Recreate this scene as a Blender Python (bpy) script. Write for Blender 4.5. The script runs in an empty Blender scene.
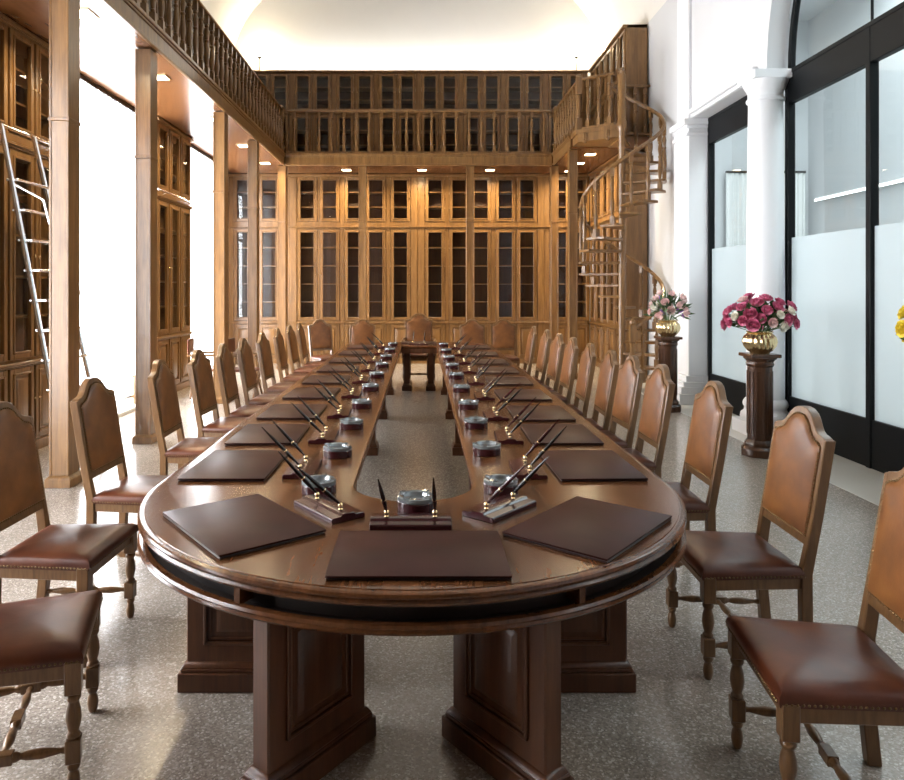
import bpy, bmesh, math, random
from mathutils import Vector, Matrix
R = math.radians
PI = math.pi
rnd = random.Random(7)
scene = bpy.context.scene
COL = scene.collection

# ---------------------------------------------------------------- materials
def new_mat(name):
    m = bpy.data.materials.new(name); m.use_nodes = True
    nt = m.node_tree
    return m, nt, nt.nodes['Principled BSDF'], nt.nodes, nt.links

def simple(name, col, rough=.5, metal=0, spec=.5, emit=None, es=0):
    m, nt, b, n, l = new_mat(name)
    b.inputs['Base Color'].default_value = (*col, 1)
    b.inputs['Roughness'].default_value = rough
    b.inputs['Metallic'].default_value = metal
    b.inputs['Specular IOR Level'].default_value = spec
    if emit:
        b.inputs['Emission Color'].default_value = (*emit, 1)
        b.inputs['Emission Strength'].default_value = es
    return m

def wood(name, c1, c2, scale=(9, 9, .7), rough=.35, c3=None, coat=.0):
    m, nt, b, n, l = new_mat(name)
    tc = n.new('ShaderNodeTexCoord'); mp = n.new('ShaderNodeMapping')
    mp.inputs['Scale'].default_value = scale
    l.new(tc.outputs['Object'], mp.inputs['Vector'])
    a = n.new('ShaderNodeTexNoise'); a.inputs['Scale'].default_value = 1.6; a.inputs['Detail'].default_value = 5
    a.inputs['Distortion'].default_value = .8
    l.new(mp.outputs['Vector'], a.inputs['Vector'])
    f = n.new('ShaderNodeTexNoise'); f.inputs['Scale'].default_value = 9; f.inputs['Detail'].default_value = 3
    l.new(mp.outputs['Vector'], f.inputs['Vector'])
    mx = n.new('ShaderNodeMix'); mx.inputs[0].default_value = .35
    l.new(a.outputs['Fac'], mx.inputs[2]); l.new(f.outputs['Fac'], mx.inputs[3])
    r = n.new('ShaderNodeValToRGB')
    r.color_ramp.elements[0].position = .33; r.color_ramp.elements[0].color = (*c1, 1)
    r.color_ramp.elements[1].position = .68; r.color_ramp.elements[1].color = (*c2, 1)
    l.new(mx.outputs[0], r.inputs['Fac'])
    l.new(r.outputs['Color'], b.inputs['Base Color'])
    b.inputs['Roughness'].default_value = rough
    b.inputs['Coat Weight'].default_value = coat
    b.inputs['Coat Roughness'].default_value = .15
    return m

def leather(name, c1, c2, rough=.33):
    m, nt, b, n, l = new_mat(name)
    tc = n.new('ShaderNodeTexCoord')
    a = n.new('ShaderNodeTexNoise'); a.inputs['Scale'].default_value = 5; a.inputs['Detail'].default_value = 6
    l.new(tc.outputs['Object'], a.inputs['Vector'])
    r = n.new('ShaderNodeValToRGB')
    r.color_ramp.elements[0].position = .32; r.color_ramp.elements[0].color = (*c1, 1)
    r.color_ramp.elements[1].position = .7; r.color_ramp.elements[1].color = (*c2, 1)
    l.new(a.outputs['Fac'], r.inputs['Fac']); l.new(r.outputs['Color'], b.inputs['Base Color'])
    g = n.new('ShaderNodeTexNoise'); g.inputs['Scale'].default_value = 160
    l.new(tc.outputs['Object'], g.inputs['Vector'])
    bp = n.new('ShaderNodeBump'); bp.inputs['Strength'].default_value = .12; bp.inputs['Distance'].default_value = .002
    l.new(g.outputs['Fac'], bp.inputs['Height']); l.new(bp.outputs['Normal'], b.inputs['Normal'])
    b.inputs['Roughness'].default_value = rough
    return m

def terrazzo(name):
    m, nt, b, n, l = new_mat(name)
    tc = n.new('ShaderNodeTexCoord')
    v = n.new('ShaderNodeTexVoronoi'); v.inputs['Scale'].default_value = 130
    l.new(tc.outputs['Object'], v.inputs['Vector'])
    sep = n.new('ShaderNodeSeparateColor'); l.new(v.outputs['Color'], sep.inputs['Color'])
    r = n.new('ShaderNodeValToRGB')
    e = r.color_ramp.elements
    e[0].position = 0; e[0].color = (.225, .192, .162, 1)
    e[1].position = .62; e[1].color = (.34, .295, .25, 1)
    x = e.new(.86); x.color = (.41, .365, .32, 1)
    x = e.new(1); x.color = (.62, .57, .52, 1)
    l.new(sep.outputs[0], r.inputs['Fac'])
    big = n.new('ShaderNodeTexNoise'); big.inputs['Scale'].default_value = .8; big.inputs['Detail'].default_value = 4
    l.new(tc.outputs['Object'], big.inputs['Vector'])
    mr = n.new('ShaderNodeMapRange'); mr.inputs[3].default_value = .85; mr.inputs[4].default_value = 1.15
    l.new(big.outputs['Fac'], mr.inputs[0])
    mul = n.new('ShaderNodeVectorMath'); mul.operation = 'SCALE'
    l.new(r.outputs['Color'], mul.inputs[0]); l.new(mr.outputs[0], mul.inputs['Scale'])
    l.new(mul.outputs[0], b.inputs['Base Color'])
    b.inputs['Roughness'].default_value = .21
    return m

def plaster(name, col, rough=.8):
    m, nt, b, n, l = new_mat(name)
    tc = n.new('ShaderNodeTexCoord')
    a = n.new('ShaderNodeTexNoise'); a.inputs['Scale'].default_value = 2.5; a.inputs['Detail'].default_value = 6
    l.new(tc.outputs['Object'], a.inputs['Vector'])
    r = n.new('ShaderNodeValToRGB')
    r.color_ramp.elements[0].color = (*[c * .95 for c in col], 1); r.color_ramp.elements[1].color = (*col, 1)
    l.new(a.outputs['Fac'], r.inputs['Fac']); l.new(r.outputs['Color'], b.inputs['Base Color'])
    b.inputs['Roughness'].default_value = rough
    return m

def glass(name, tint=(1, 1, 1), base=.04):
    m, nt, b, n, l = new_mat(name)
    n.remove(b)
    t = n.new('ShaderNodeBsdfTransparent'); t.inputs['Color'].default_value = (*tint, 1)
    g = n.new('ShaderNodeBsdfGlossy'); g.inputs['Roughness'].default_value = .02
    fr = n.new('ShaderNodeFresnel'); fr.inputs['IOR'].default_value = 1.5
    mx = n.new('ShaderNodeMixShader')
    ge = n.new('ShaderNodeNewGeometry'); iv = n.new('ShaderNodeMath'); iv.operation = 'SUBTRACT'; iv.inputs[0].default_value = 1
    l.new(ge.outputs['Backfacing'], iv.inputs[1])
    fm = n.new('ShaderNodeMath'); fm.operation = 'MULTIPLY'
    l.new(fr.outputs['Fac'], fm.inputs[0]); l.new(iv.outputs[0], fm.inputs[1])
    l.new(fm.outputs[0], mx.inputs['Fac']); l.new(t.outputs['BSDF'], mx.inputs[1]); l.new(g.outputs['BSDF'], mx.inputs[2])
    l.new(mx.outputs['Shader'], n['Material Output'].inputs['Surface'])
    return m

def sheer(name, col, transp=.35, pleat=False):
    m, nt, b, n, l = new_mat(name)
    n.remove(b)
    t = n.new('ShaderNodeBsdfTransparent')
    tr = n.new('ShaderNodeBsdfTranslucent'); tr.inputs['Color'].default_value = (*col, 1)
    d = n.new('ShaderNodeBsdfDiffuse'); d.inputs['Color'].default_value = (*col, 1)
    m1 = n.new('ShaderNodeMixShader'); m1.inputs['Fac'].default_value = .35
    l.new(tr.outputs['BSDF'], m1.inputs[1]); l.new(d.outputs['BSDF'], m1.inputs[2])
    m2 = n.new('ShaderNodeMixShader'); m2.inputs['Fac'].default_value = transp
    l.new(m1.outputs['Shader'], m2.inputs[1]); l.new(t.outputs['BSDF'], m2.inputs[2])
    l.new(m2.outputs['Shader'], n['Material Output'].inputs['Surface'])
    return m

def frosted(name, col):
    m, nt, b, n, l = new_mat(name)
    n.remove(b)
    tr = n.new('ShaderNodeBsdfTranslucent'); tr.inputs['Color'].default_value = (*col, 1)
    d = n.new('ShaderNodeBsdfDiffuse'); d.inputs['Color'].default_value = (*col, 1)
    m1 = n.new('ShaderNodeMixShader'); m1.inputs['Fac'].default_value = .45
    l.new(tr.outputs['BSDF'], m1.inputs[1]); l.new(d.outputs['BSDF'], m1.inputs[2])
    g = n.new('ShaderNodeBsdfGlossy'); g.inputs['Roughness'].default_value = .08
    lw = n.new('ShaderNodeLayerWeight'); pw = n.new('ShaderNodeMath'); pw.operation = 'POWER'; pw.inputs[1].default_value = 5
    l.new(lw.outputs['Facing'], pw.inputs[0])
    fr = n.new('ShaderNodeMath'); fr.operation = 'MULTIPLY_ADD'; fr.inputs[1].default_value = .8; fr.inputs[2].default_value = .035
    l.new(pw.outputs[0], fr.inputs[0])
    m2 = n.new('ShaderNodeMixShader')
    l.new(fr.outputs[0], m2.inputs['Fac']); l.new(m1.outputs['Shader'], m2.inputs[1]); l.new(g.outputs['BSDF'], m2.inputs[2])
    l.new(m2.outputs['Shader'], n['Material Output'].inputs['Surface'])
    return m

M = dict(
    honey=wood('honey_wood', (.115, .055, .017), (.255, .132, .044), rough=.28),
    soffit=wood('soffit_wood', (.13, .052, .018), (.19, .08, .028), scale=(2, .5, 2), rough=.22),
    floorwood=wood('gallery_wood', (.20, .09, .03), (.3, .14, .05), rough=.5),
    inside=wood('cabinet_shade_wood', (.05, .02, .007), (.09, .038, .013), rough=.6),  # darkened wood: shade of the unlit cabinet interior put into the colour
    table=wood('table_walnut', (.055, .019, .007), (.135, .051, .018), scale=(9, 1.1, 9), rough=.2, coat=.12),
    tabledark=wood('table_pedestal_walnut', (.048, .017, .007), (.115, .043, .017), rough=.3),
    recess=simple('recess_shade_wood', (.016, .008, .005), .6),  # near-black stands in for the shade in the table's shelf gap
    chairwood=wood('chair_wood', (.095, .045, .017), (.205, .106, .041), scale=(14, 14, 1.5), rough=.28),
    leather=leather('chair_leather', (.085, .031, .010), (.245, .096, .027), .34),
    seatleather=leather('seat_leather', (.058, .014, .007), (.14, .040, .015)),
    pad=leather('pad_leather', (.026, .009, .008), (.042, .015, .013), rough=.36),
    padedge=simple('pad_edge', (.02, .008, .007), .35),
    burgundy=simple('burgundy_lacquer', (.036, .008, .010), .2),
    black=simple('pen_black', (.008, .007, .007), .25),
    brass=simple('brass', (.80, .63, .36), .22, 1),
    nail=simple('nail_brass', (.15, .095, .045), .35, 1),
    steel=simple('steel', (.75, .76, .78), .2, 1),
    ashglass=simple('ashtray_glass', (.22, .24, .25), .07, .45),
    floor=terrazzo('terrazzo'),
    stone=plaster('pale_stone', (.66, .66, .62), .3),
    white=plaster('white_plaster', (.67, .68, .695)),
    cream=plaster('cream_plaster', (.84, .82, .77)),
    marble=plaster('white_stone', (.84, .85, .875), .5),
    frame=simple('black_frame', (.006, .007, .008), .4, spec=.12),
    glass=glass('clear_glass'),
    tglass=glass('partition_glass', (.96, 1, 1)),
    frost=frosted('frosted_glass', (.56, .63, .65)),
    curtain=sheer('sheer_curtain', (.95, .96, .98), .4),
    lamp=simple('lamp_diffuser', (1, 1, 1), .5, emit=(1, .86, .6), es=14),
    bulb=simple('lamp_bulb', (1, 1, 1), .5, emit=(1, .9, .7), es=60),
    whitecloth=plaster('white_cloth', (.93, .93, .92)),
    pedwood=wood('pedestal_wood', (.038, .016, .008), (.085, .036, .017), rough=.25),
    striplamp=simple('strip_lamp', (1, 1, 1), .5, emit=(1, 1, .97), es=2.5),
    darkmetal=simple('dark_metal', (.05, .045, .04), .4, .8),
    pink=leather('pink_petal', (.48, .05, .15), (.80, .30, .42), .6),
    palepink=leather('pale_pink_petal', (.75, .45, .45), (.9, .75, .70), .6),
    cream_p=leather('cream_petal', (.85, .8, .66), (.9, .87, .8), .6),
    purple=leather('purple_petal', (.30, .10, .45), (.5, .28, .65), .6),
    yellow=leather('yellow_petal', (.80, .60, .03), (.9, .75, .12), .6),
    leaf=leather('leaf_green', (.03, .07, .02), (.08, .15, .05), .5),
    stem=simple('stem_green', (.07, .14, .04), .5),
)

for k_, v_ in (('pad', .09), ('table', .30), ('leather', .35), ('seatleather', .4)):
    M[k_].node_tree.nodes['Principled BSDF'].inputs['Specular IOR Level'].default_value = v_

# ---------------------------------------------------------------- mesh builder
class MB:
    def __init__(s): s.v = []; s.f = []
    def add(s, vs, fs, T=None):
        o = len(s.v)
        s.v += [tuple(T @ Vector(p)) if T else tuple(p) for p in vs]
        s.f += [tuple(i + o for i in f) for f in fs]
        return s
    def box(s, x0, x1, y0, y1, z0, z1, T=None):
        vs = [(x0,y0,z0),(x1,y0,z0),(x1,y1,z0),(x0,y1,z0),(x0,y0,z1),(x1,y0,z1),(x1,y1,z1),(x0,y1,z1)]
        return s.add(vs, [(0,3,2,1),(4,5,6,7),(0,1,5,4),(1,2,6,5),(2,3,7,6),(3,0,4,7)], T)
    def frustum(s, r0, r1, T=None):      # r = (x0,x1,y0,y1,z)
        vs = []
        for r in (r0, r1):
            vs += [(r[0],r[2],r[4]),(r[1],r[2],r[4]),(r[1],r[3],r[4]),(r[0],r[3],r[4])]
        return s.add(vs, [(0,3,2,1),(4,5,6,7),(0,1,5,4),(1,2,6,5),(2,3,7,6),(3,0,4,7)], T)
    def lathe(s, prof, n=12, T=None, lobes=0, amp=0):   # prof [(r,z)]
        vs = []; fs = []
        for r, z in prof:
            for k in range(n):
                a = 2*PI*k/n
                q = r*(1 + amp*abs(math.sin(a*lobes/2)) - amp) if lobes else r
                vs.append((q*math.cos(a), q*math.sin(a), z))
        for i in range(len(prof)-1):
            for k in range(n):
                fs.append((i*n+k, i*n+(k+1)%n, (i+1)*n+(k+1)%n, (i+1)*n+k))
        fs.append(tuple(range(n))[::-1]); fs.append(tuple((len(prof)-1)*n+k for k in range(n)))
        return s.add(vs, fs, T)
    def prism(s, poly, axis, a, b, T=None):   # polygon in the two other axes, extruded along axis
        n = len(poly)
        def P(u, v, w):
            return {'x': (w, u, v), 'y': (u, w, v), 'z': (u, v, w)}[axis]
        vs = [P(u, v, a) for u, v in poly] + [P(u, v, b) for u, v in poly]
        fs = [tuple(range(n))[::-1], tuple(range(n, 2*n))] + [(i, (i+1) % n, n+(i+1) % n, n+i) for i in range(n)]
        return s.add(vs, fs, T)
    def tube(s, pts, r, n=8, T=None, flat=1.0):
        vs = []; fs = []
        pts = [Vector(p) for p in pts]
        for i, p in enumerate(pts):
            d = (pts[min(i+1, len(pts)-1)] - pts[max(i-1, 0)]).normalized()
            up = Vector((0,0,1)) if abs(d.z) < .95 else Vector((1,0,0))
            u = d.cross(up).normalized(); w = u.cross(d).normalized()
            rr = r[i] if isinstance(r, (list, tuple)) else r
            for k in range(n):
                a = 2*PI*k/n
                vs.append(tuple(p + u*math.cos(a)*rr + w*math.sin(a)*rr*flat))
        for i in range(len(pts)-1):
            for k in range(n):
                fs.append((i*n+k, i*n+(k+1)%n, (i+1)*n+(k+1)%n, (i+1)*n+k))
        fs.append(tuple(range(n))[::-1]); fs.append(tuple((len(pts)-1)*n+k for k in range(n)))
        return s.add(vs, fs, T)
    def mesh(s, name, mat, bevel=0, smooth=True, seg=1, merge=False):
        me = bpy.data.meshes.new(name)
        bm = bmesh.new()
        vv = [bm.verts.new(p) for p in s.v]
        for f in s.f:
            try: bm.faces.new([vv[i] for i in f])
            except ValueError: pass
        if merge: bmesh.ops.remove_doubles(bm, verts=bm.verts, dist=1e-5)
        bmesh.ops.recalc_face_normals(bm, faces=bm.faces)
        if bevel:
            es = [e for e in bm.edges if len(e.link_faces) == 2 and e.calc_face_angle(0) > .6]
            bmesh.ops.bevel(bm, geom=es, offset=bevel, segments=seg, affect='EDGES', profile=.6, clamp_overlap=True)
        bm.to_mesh(me); bm.free()
        me.materials.append(M[mat])
        if smooth:
            for p in me.polygons: p.use_smooth = True
            me.set_sharp_from_angle(angle=R(32))
        return me

def link(name, me, parent=None, loc=(0,0,0), rot=(0,0,0)):
    o = bpy.data.objects.new(name, me); COL.objects.link(o)
    o.location = loc; o.rotation_euler = rot
    if parent: o.parent = parent
    return o
def build(mb, name, mat, parent=None, bevel=0, loc=(0,0,0), rot=(0,0,0), **k):
    return link(name, mb.mesh(name, mat, bevel, **k), parent, loc, rot)
def tag(o, label, cat, group=None):
    o['label'] = label; o['category'] = cat
    if group: o['group'] = group
    return o
def thing(name, label, cat, loc=(0,0,0), rz=0, group=None):
    o = bpy.data.objects.new(name, None); COL.objects.link(o)
    o.empty_display_size = .1
    o.location = loc; o.rotation_euler = (0,0,rz)
    return tag(o, label, cat, group)
def struct(mb, name, mat, parent=None, **k):
    o = build(mb, name, mat, parent, **k)
    if not parent: o['kind'] = 'structure'
    return o
def kids(o): return [c for c in bpy.data.objects if c.parent == o]
def copy_tree(root, loc, rz, label, group=None, children=None):
    r = root.copy(); COL.objects.link(r); r.location = loc; r.rotation_euler = (0,0,rz); r['label'] = label
    if group: r['group'] = group
    for ch, gs in children:
        c = ch.copy(); COL.objects.link(c); c.parent = r
        for g in gs:
            d = g.copy(); COL.objects.link(d); d.parent = c
    return r
def tree_of(root): return [(c, kids(c)) for c in kids(root)]
ORD = 'first second third fourth fifth sixth seventh eighth ninth tenth eleventh twelfth'.split()
TR = lambda x, y, z: Matrix.Translation((x, y, z))

# ---------------------------------------------------------------- camera
H = 1.68
cam = bpy.data.cameras.new('camera'); co = bpy.data.objects.new('camera', cam); COL.objects.link(co)
co.location = (0, 0, H); co.rotation_euler = (R(90), 0, 0)
cam.sensor_width = 36; cam.sensor_fit = 'HORIZONTAL'; cam.lens = 36*700/904
cam.shift_x = 31/904; cam.shift_y = -100/904; cam.clip_start = .05
scene.camera = co

# ---------------------------------------------------------------- room shell
ZS, ZG = 4.33, 4.55             # soffit and gallery floor
XL, XR, YB, YN = -4.45, 4.30, 16.45, -4.0
struct(MB().box(XL-.2, 4.3, YN, YB+.2, -.1, 0), 'floor', 'floor')
struct(MB().box(3.56, 4.24, YN, 12.9, 0, .004), 'floor_border', 'stone')
struct(MB().box(XL-.2, 9.3, YB, YB+.2, 0, 10), 'wall_back', 'white')
struct(MB().box(XL-.2, 4.5, YN-.2, YN, 0, 10), 'wall_near', 'honey')
wins = [(1.4, 4.7), (7.85, 10.6), (12.35, 14.9)]  # first window is added out of view for fill light
w = MB(); y = YN
for a, b in wins:
    w.box(XL-.2, XL, y, a, 0, ZS); w.box(XL-.2, XL, a, b, 0, .12); w.box(XL-.2, XL, a, b, 4.25, ZS); y = b
w.box(XL-.2, XL, y, YB, 0, ZS); w.box(XL-.2, XL, YN, YB, ZS, 6.75)
struct(w, 'wall_left', 'white')
struct(MB().box(XR, XR+.2, 10.9, YB, 0, 6.75), 'wall_right', 'white')
# vault
poly = []
for k in range(33):
    t = PI*k/32
    poly.append((-.075 + 4.375*math.cos(t), 6.74 + 3.0*math.sin(t)**.9))
outer = [(x*1.06, z+.25) for x, z in reversed(poly)]
struct(MB().prism(poly + outer, 'y', YN, YB), 'ceiling', 'cream')
# arcade wall on the right
p = [(10.9, 0), (10.3, 0), (10.3, 4.20), (8.1, 4.20)]
for k in range(1, 40):
    t = PI*k/40; p.append((5.5 + 2.6*math.cos(t), 4.20 + 2.6*math.sin(t)))
p += [(2.9, 4.20), (.6, 4.20), (.6, 0), (YN, 0), (YN, 6.95), (10.9, 6.95)]
struct(MB().prism(p, 'x', 4.0, 4.22), 'wall_arcade', 'white')
q = MB()                                             # lintel moulding and pilaster
q.box(3.96, 4.0, 8.3, 10.3, 4.20, 4.26); q.box(3.93, 4.0, 8.3, 10.3, 4.26, 4.33)
struct(q, 'trim_1', 'white', bevel=.01)
q = MB().box(3.93, 4.24, 10.285, 10.86, .42, 3.95)
for (z0, z1, e) in ((0, .16, .16), (.16, .26, .13), (.26, .33, .09), (.33, .42, .04), (3.95, 4.0, .03), (4.0, 4.06, .0), (4.06, 4.11, .03), (4.11, 4.20, .07)):
    q.box(3.93-e, 4.24, 10.285-e*.4, 10.86+e*.3, z0, z1)
q.box(3.95, 4.0, 10.35, 10.80, 4.20, 6.9)
struct(q, 'trim_2', 'marble', bevel=.008)
# glazed partition
def window(name, ypan, z0, z1, parent=None): pass
GX = 4.255
wn = bpy.data.objects.new('window_4', None); COL.objects.link(wn); wn['kind'] = 'structure'
def bays(wn, ys, low=True):
    f = MB()
    y0, y1 = min(ys), max(ys)
    f.box(GX-.03, GX+.03, y0, y1, 0, .46); f.box(GX-.04, GX+.04, y0, y1, 3.82, 4.18)
    f.box(GX-.05, GX+.05, y0, y1, 4.15, 4.20)
    for y in ys: f.box(GX-.045, GX+.045, y-.035, y+.035, 0, 4.18)
    for i in range(len(ys)-1):
        build(MB().add([(GX, ys[i]+.035, .46), (GX, ys[i+1]-.035, .46), (GX, ys[i+1]-.035, 2.28), (GX, ys[i]+.035, 2.28)], [(0, 3, 2, 1)]), 'frosted_pane', 'frost', wn)
        build(MB().box(GX-.005, GX+.005, ys[i]+.035, ys[i+1]-.035, 2.28, 3.82), 'clear_pane', 'tglass', wn)
    return f
f = bays(wn, [8.36, 10.27]); build(f, 'frame', 'frame', wn, bevel=.006)
wn = bpy.data.objects.new('window_5', None); COL.objects.link(wn); wn['kind'] = 'structure'
f = bays(wn, [2.95, 4.85, 6.6, 8.07])
arc = [(5.5+2.57*math.cos(PI*k/40), 4.20+2.57*math.sin(PI*k/40)) for k in range(41)]
arci = [(5.5+2.50*math.cos(PI*k/40), 4.20+2.50*math.sin(PI*k/40)) for k in range(40, -1, -1)]
f.prism(arc+arci, 'x', GX-.03, GX+.03)
for y in (4.85, 6.6): f.box(GX-.012, GX+.012, y-.012, y+.012, 4.20, 4.20+math.sqrt(2.55**2-(y-5.5)**2))
build(f, 'frame', 'frame', wn, bevel=.006)
build(MB().prism([(a, b) for a, b in arc], 'x', GX-.004, GX+.004), 'arch_pane', 'tglass', wn)
# hall beyond the glazed partition
struct(MB().box(4.3, 9.3, YN, YB, -.1, 0), 'floor_hall', 'stone')
struct(MB().box(9.1, 9.3, YN, YB, 0, 8), 'wall_hall', 'white')
struct(MB().box(4.5, 9.3, YN, YB, 8, 8.2), 'ceiling_hall', 'white')
struct(MB().box(4.3, 9.3, YN-.2, YN, 0, 8), 'wall_hall_near', 'white')
o = thing('strip_light', 'long thin white strip light seen through the upper panes of the glazed partition', 'strip light', (9.05, 6, 3.72))
build(MB().box(-.04, .0485, -9, 10, -.02, .10), 'housing', 'white', o)
build(MB().box(-.055, -.04, -9, 10, -.015, .035), 'tube', 'striplamp', o)

# white round column
def stone_column(y, label):
    t = thing('stone_column', label, 'column', (4.02, y, 0))
    build(MB().lathe([(.205, .42), (.208, 1.4), (.20, 2.6), (.185, 3.86)], 32), 'shaft', 'marble', t)
    b = MB().box(-.27, .205, -.27, .27, 0, .16).lathe([(.265,.16),(.275,.2),(.265,.25),(.235,.27),(.225,.31),(.24,.33),(.245,.36),(.235,.39),(.21,.42)], 32)
    build(b, 'base', 'marble', t, bevel=.006)
    c = MB().lathe([(.185,3.86),(.21,3.875),(.21,3.90),(.19,3.91),(.19,3.98),(.205,4.0),(.215,4.02),(.245,4.08),(.25,4.10)], 32).box(-.23, .205, -.225, .225, 4.10, 4.195)
    build(c, 'capital', 'marble', t, bevel=.005)
stone_column(8.17, 'white round stone column with moulded capital beside the glazed partition')

# left windows: frames behind the curtains
for i, (a, b) in enumerate(wins):
    wn = bpy.data.objects.new('window_%d' % (i+1), None); COL.objects.link(wn); wn['kind'] = 'structure'
    f = MB(); n = 3
    for k in range(n+1):
        yy = a + (b-a)*k/n; f.box(XL-.13, XL-.07, max(a, yy-.03), min(b, yy+.03), .12, 4.25)
    for z in (.12, 2.9, 4.19): f.box(XL-.13, XL-.07, a, b, z, z+.06)
    build(f, 'frame', 'white', wn)
    build(MB().box(XL-.104, XL-.098, a, b, .12, 4.25), 'pane', 'glass', wn)

# galleries
g = MB().box(XL, -2.92, YN, YB, ZS, ZG).box(-2.92, 2.82, 14.87, YB, ZS, ZG).box(2.82, XR, 13.1, YB, ZS, ZG)
struct(g, 'floor_gallery', 'soffit')
def fascia(name, x0, x1, y0, y1, nx, ny):
    f = MB()
    for (z0, z1, e) in ((ZS-.012, ZS+.03, .02), (ZS+.03, ZG-.05, .008), (ZG-.05, ZG-.02, .022), (ZG-.02, ZG+.025, .04)):
        f.box(x0 - (e if nx < 0 else 0), x1 + (e if nx > 0 else 0), y0 - (e if ny < 0 else 0), y1, z0, z1)
    return struct(f, name, 'honey', bevel=.006)
fascia('trim_4', -2.925, -2.905, YN, 14.86, 1, 0)
fascia('trim_5', -2.88, 2.78, 14.84, 14.865, 0, -1)
fascia('trim_6', 2.80, 2.815, 13.1, 14.80, -1, 0)

# ---------------------------------------------------------------- bookcases
_cache = {}
def door_mesh(kind, wd, h, st):
    k = (kind, round(wd, 3), round(h, 3), st)
    if k in _cache: return _cache[k]
    f = MB(); a = wd/2
    y0, y1 = -.018, .02
    f.box(-a, -a+st, y0, y1, 0, h); f.box(a-st, a, y0, y1, 0, h)
    f.box(-a+st, a-st, y0, y1, 0, st); f.box(-a+st, a-st, y0, y1, h-st, h)
    e = .014                       # raised bead round the opening
    f.box(-a+st-e, -a+st+e*.6, y0-.012, y1-.005, st-e, h-st+e); f.box(a-st-e*.6, a-st+e, y0-.012, y1-.005, st-e, h-st+e)
    f.box(-a+st+e*.6, a-st-e*.6, y0-.012, y1-.005, st-e, st+e*.6); f.box(-a+st+e*.6, a-st-e*.6, y0-.012, y1-.005, h-st-e*.6, h-st+e)
    pane = None
    if kind == 'panel':
        f.box(-a+st, a-st, .0, .015, st, h-st)
        T = Matrix.Rotation(R(90), 4, 'X')
        i = st+.03; j = st+.055
        f.frustum((-a+i, a-i, i, h-i, 0), (-a+j, a-j, j, h-j, .022), T)
    else:
        pane = MB().box(-a+st, a-st, 0, .004, st, h-st).mesh('glass_pane', 'glass')
    _cache[k] = (f.mesh('door', 'honey', .004), pane)
    return _cache[k]
knob_me = MB().lathe([(.004,0),(.005,.012),(.011,.016),(.013,.024),(.008,.03)], 8, Matrix.Rotation(R(90), 4, 'X')).mesh('knob', 'brass')
TL = [(.13, .90, 'panel', 0), (.985, 3.07, 'glass', 4), (3.24, 4.265, 'glass', 2)]
TU = [(.12, 1.13, 'glass', 2), (1.20, 2.07, 'glass', 2)]
def bookcase(label, group, loc, rz, x0, x1, doors, dw, tiers, top, ledges, depth=.40, st=.064, corn=.06):
    t = thing('bookcase', label, 'bookcase', loc, rz, group)
    c = MB()
    c.box(x0, x0+.025, .03, depth, .1, top); c.box(x1-.025, x1, .03, depth, .1, top)
    c.box(x0, x1, -.022, depth, 0, tiers[0][0]-.02); c.box(x0, x1, .0, depth, top-.06, top)
    edges = [x0] + sum([[d-dw/2, d+dw/2] for d in doors], []) + [x1]
    for i in range(0, len(edges), 2):
        c.box(edges[i], edges[i+1], 0, .035, tiers[0][0]-.02, top-.06)
        if edges[i+1]-edges[i] > .16:      # moulded strip on a wide stile
            m = (edges[i]+edges[i+1])/2
            c.box(m-.07, m+.07, -.014, 0, tiers[0][0]-.02, top-.08)
    for i, (z0, z1, k, n) in enumerate(tiers):
        nz = tiers[i+1][0] if i+1 < len(tiers) else top-.06
        for d in doors: c.box(d-dw/2, d+dw/2, 0, .035, z1, nz)
        if i == 0: 
            for d in doors: c.box(d-dw/2, d+dw/2, 0, .035, tiers[0][0]-.02, z0)
        c.box(x0+.025, x1-.025, .03, depth, z1+.01, nz-.01)
    build(c, 'carcass', 'honey', t, bevel=.003)
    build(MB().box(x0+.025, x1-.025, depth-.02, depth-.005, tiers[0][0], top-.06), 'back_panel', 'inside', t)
    for lz in ledges:
        build(MB().box(x0, x1, -.045, 0, lz, lz+.03).box(x0, x1, -.03, 0, lz-.02, lz), 'ledge', 'honey', t, bevel=.006)
    cn = MB()
    for (a, b, e) in ((top-.055, top-.04, .035), (top-.04, top, corn)):
        cn.box(x0, x1, -e, 0, a, b)
    build(cn, 'cornice', 'honey', t, bevel=.006)
    for (z0, z1, k, n) in tiers:
        me, pane = door_mesh(k, dw-.016, z1-z0-.008, st)
        for i, d in enumerate(doors):
            o = link('door', me, t, (d, 0, z0+.004))
            if pane: link('glass_pane', pane, o)
            side = 1 if i % 2 == 0 else -1
            link('knob', knob_me, o, (side*(dw/2-.03), -.02, (z1-z0)*(.5 if k == 'glass' else .55)))
        for s in range(n):
            zz = z0 + (z1-z0)*(s+1)/(n+1)
            build(MB().box(x0+.025, x1-.025, .05, depth-.025, zz-.011, zz+.011), 'shelf', 'honey', t)
    return t
LEDL = [.925, 3.11]
gl = 'lower bookcases along the back wall'
back_units = [
    (-4.40, -3.0, [-4.05, -3.47], 'two-door bookcase in the back corner on the curtained side, behind the posts'),
    (-3.0, -1.805, [-2.60, -2.09], 'lower back-wall bookcase, first from the curtained side of the wide bay'),
    (-1.805, -.745, [-1.52, -1.03], 'lower back-wall bookcase, second in the bay, behind a gallery post'),
    (-.745, -.075, [-.47], 'narrow one-door bookcase on the back wall behind the head armchair'),
    (-.075, .595, [.32], 'narrow one-door bookcase on the back wall, stair side of the armchair'),
    (.595, 1.65, [.87, 1.37], 'lower back-wall bookcase between the narrow one-door bookcase and a gallery post'),
    (1.65, 2.83, [1.93, 2.42], 'lower back-wall bookcase between post and stair-side corner'),
    (2.83, 3.80, [3.16, 3.62], 'lower back-wall bookcase tucked into the corner behind the spiral stair'),
]
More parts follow.
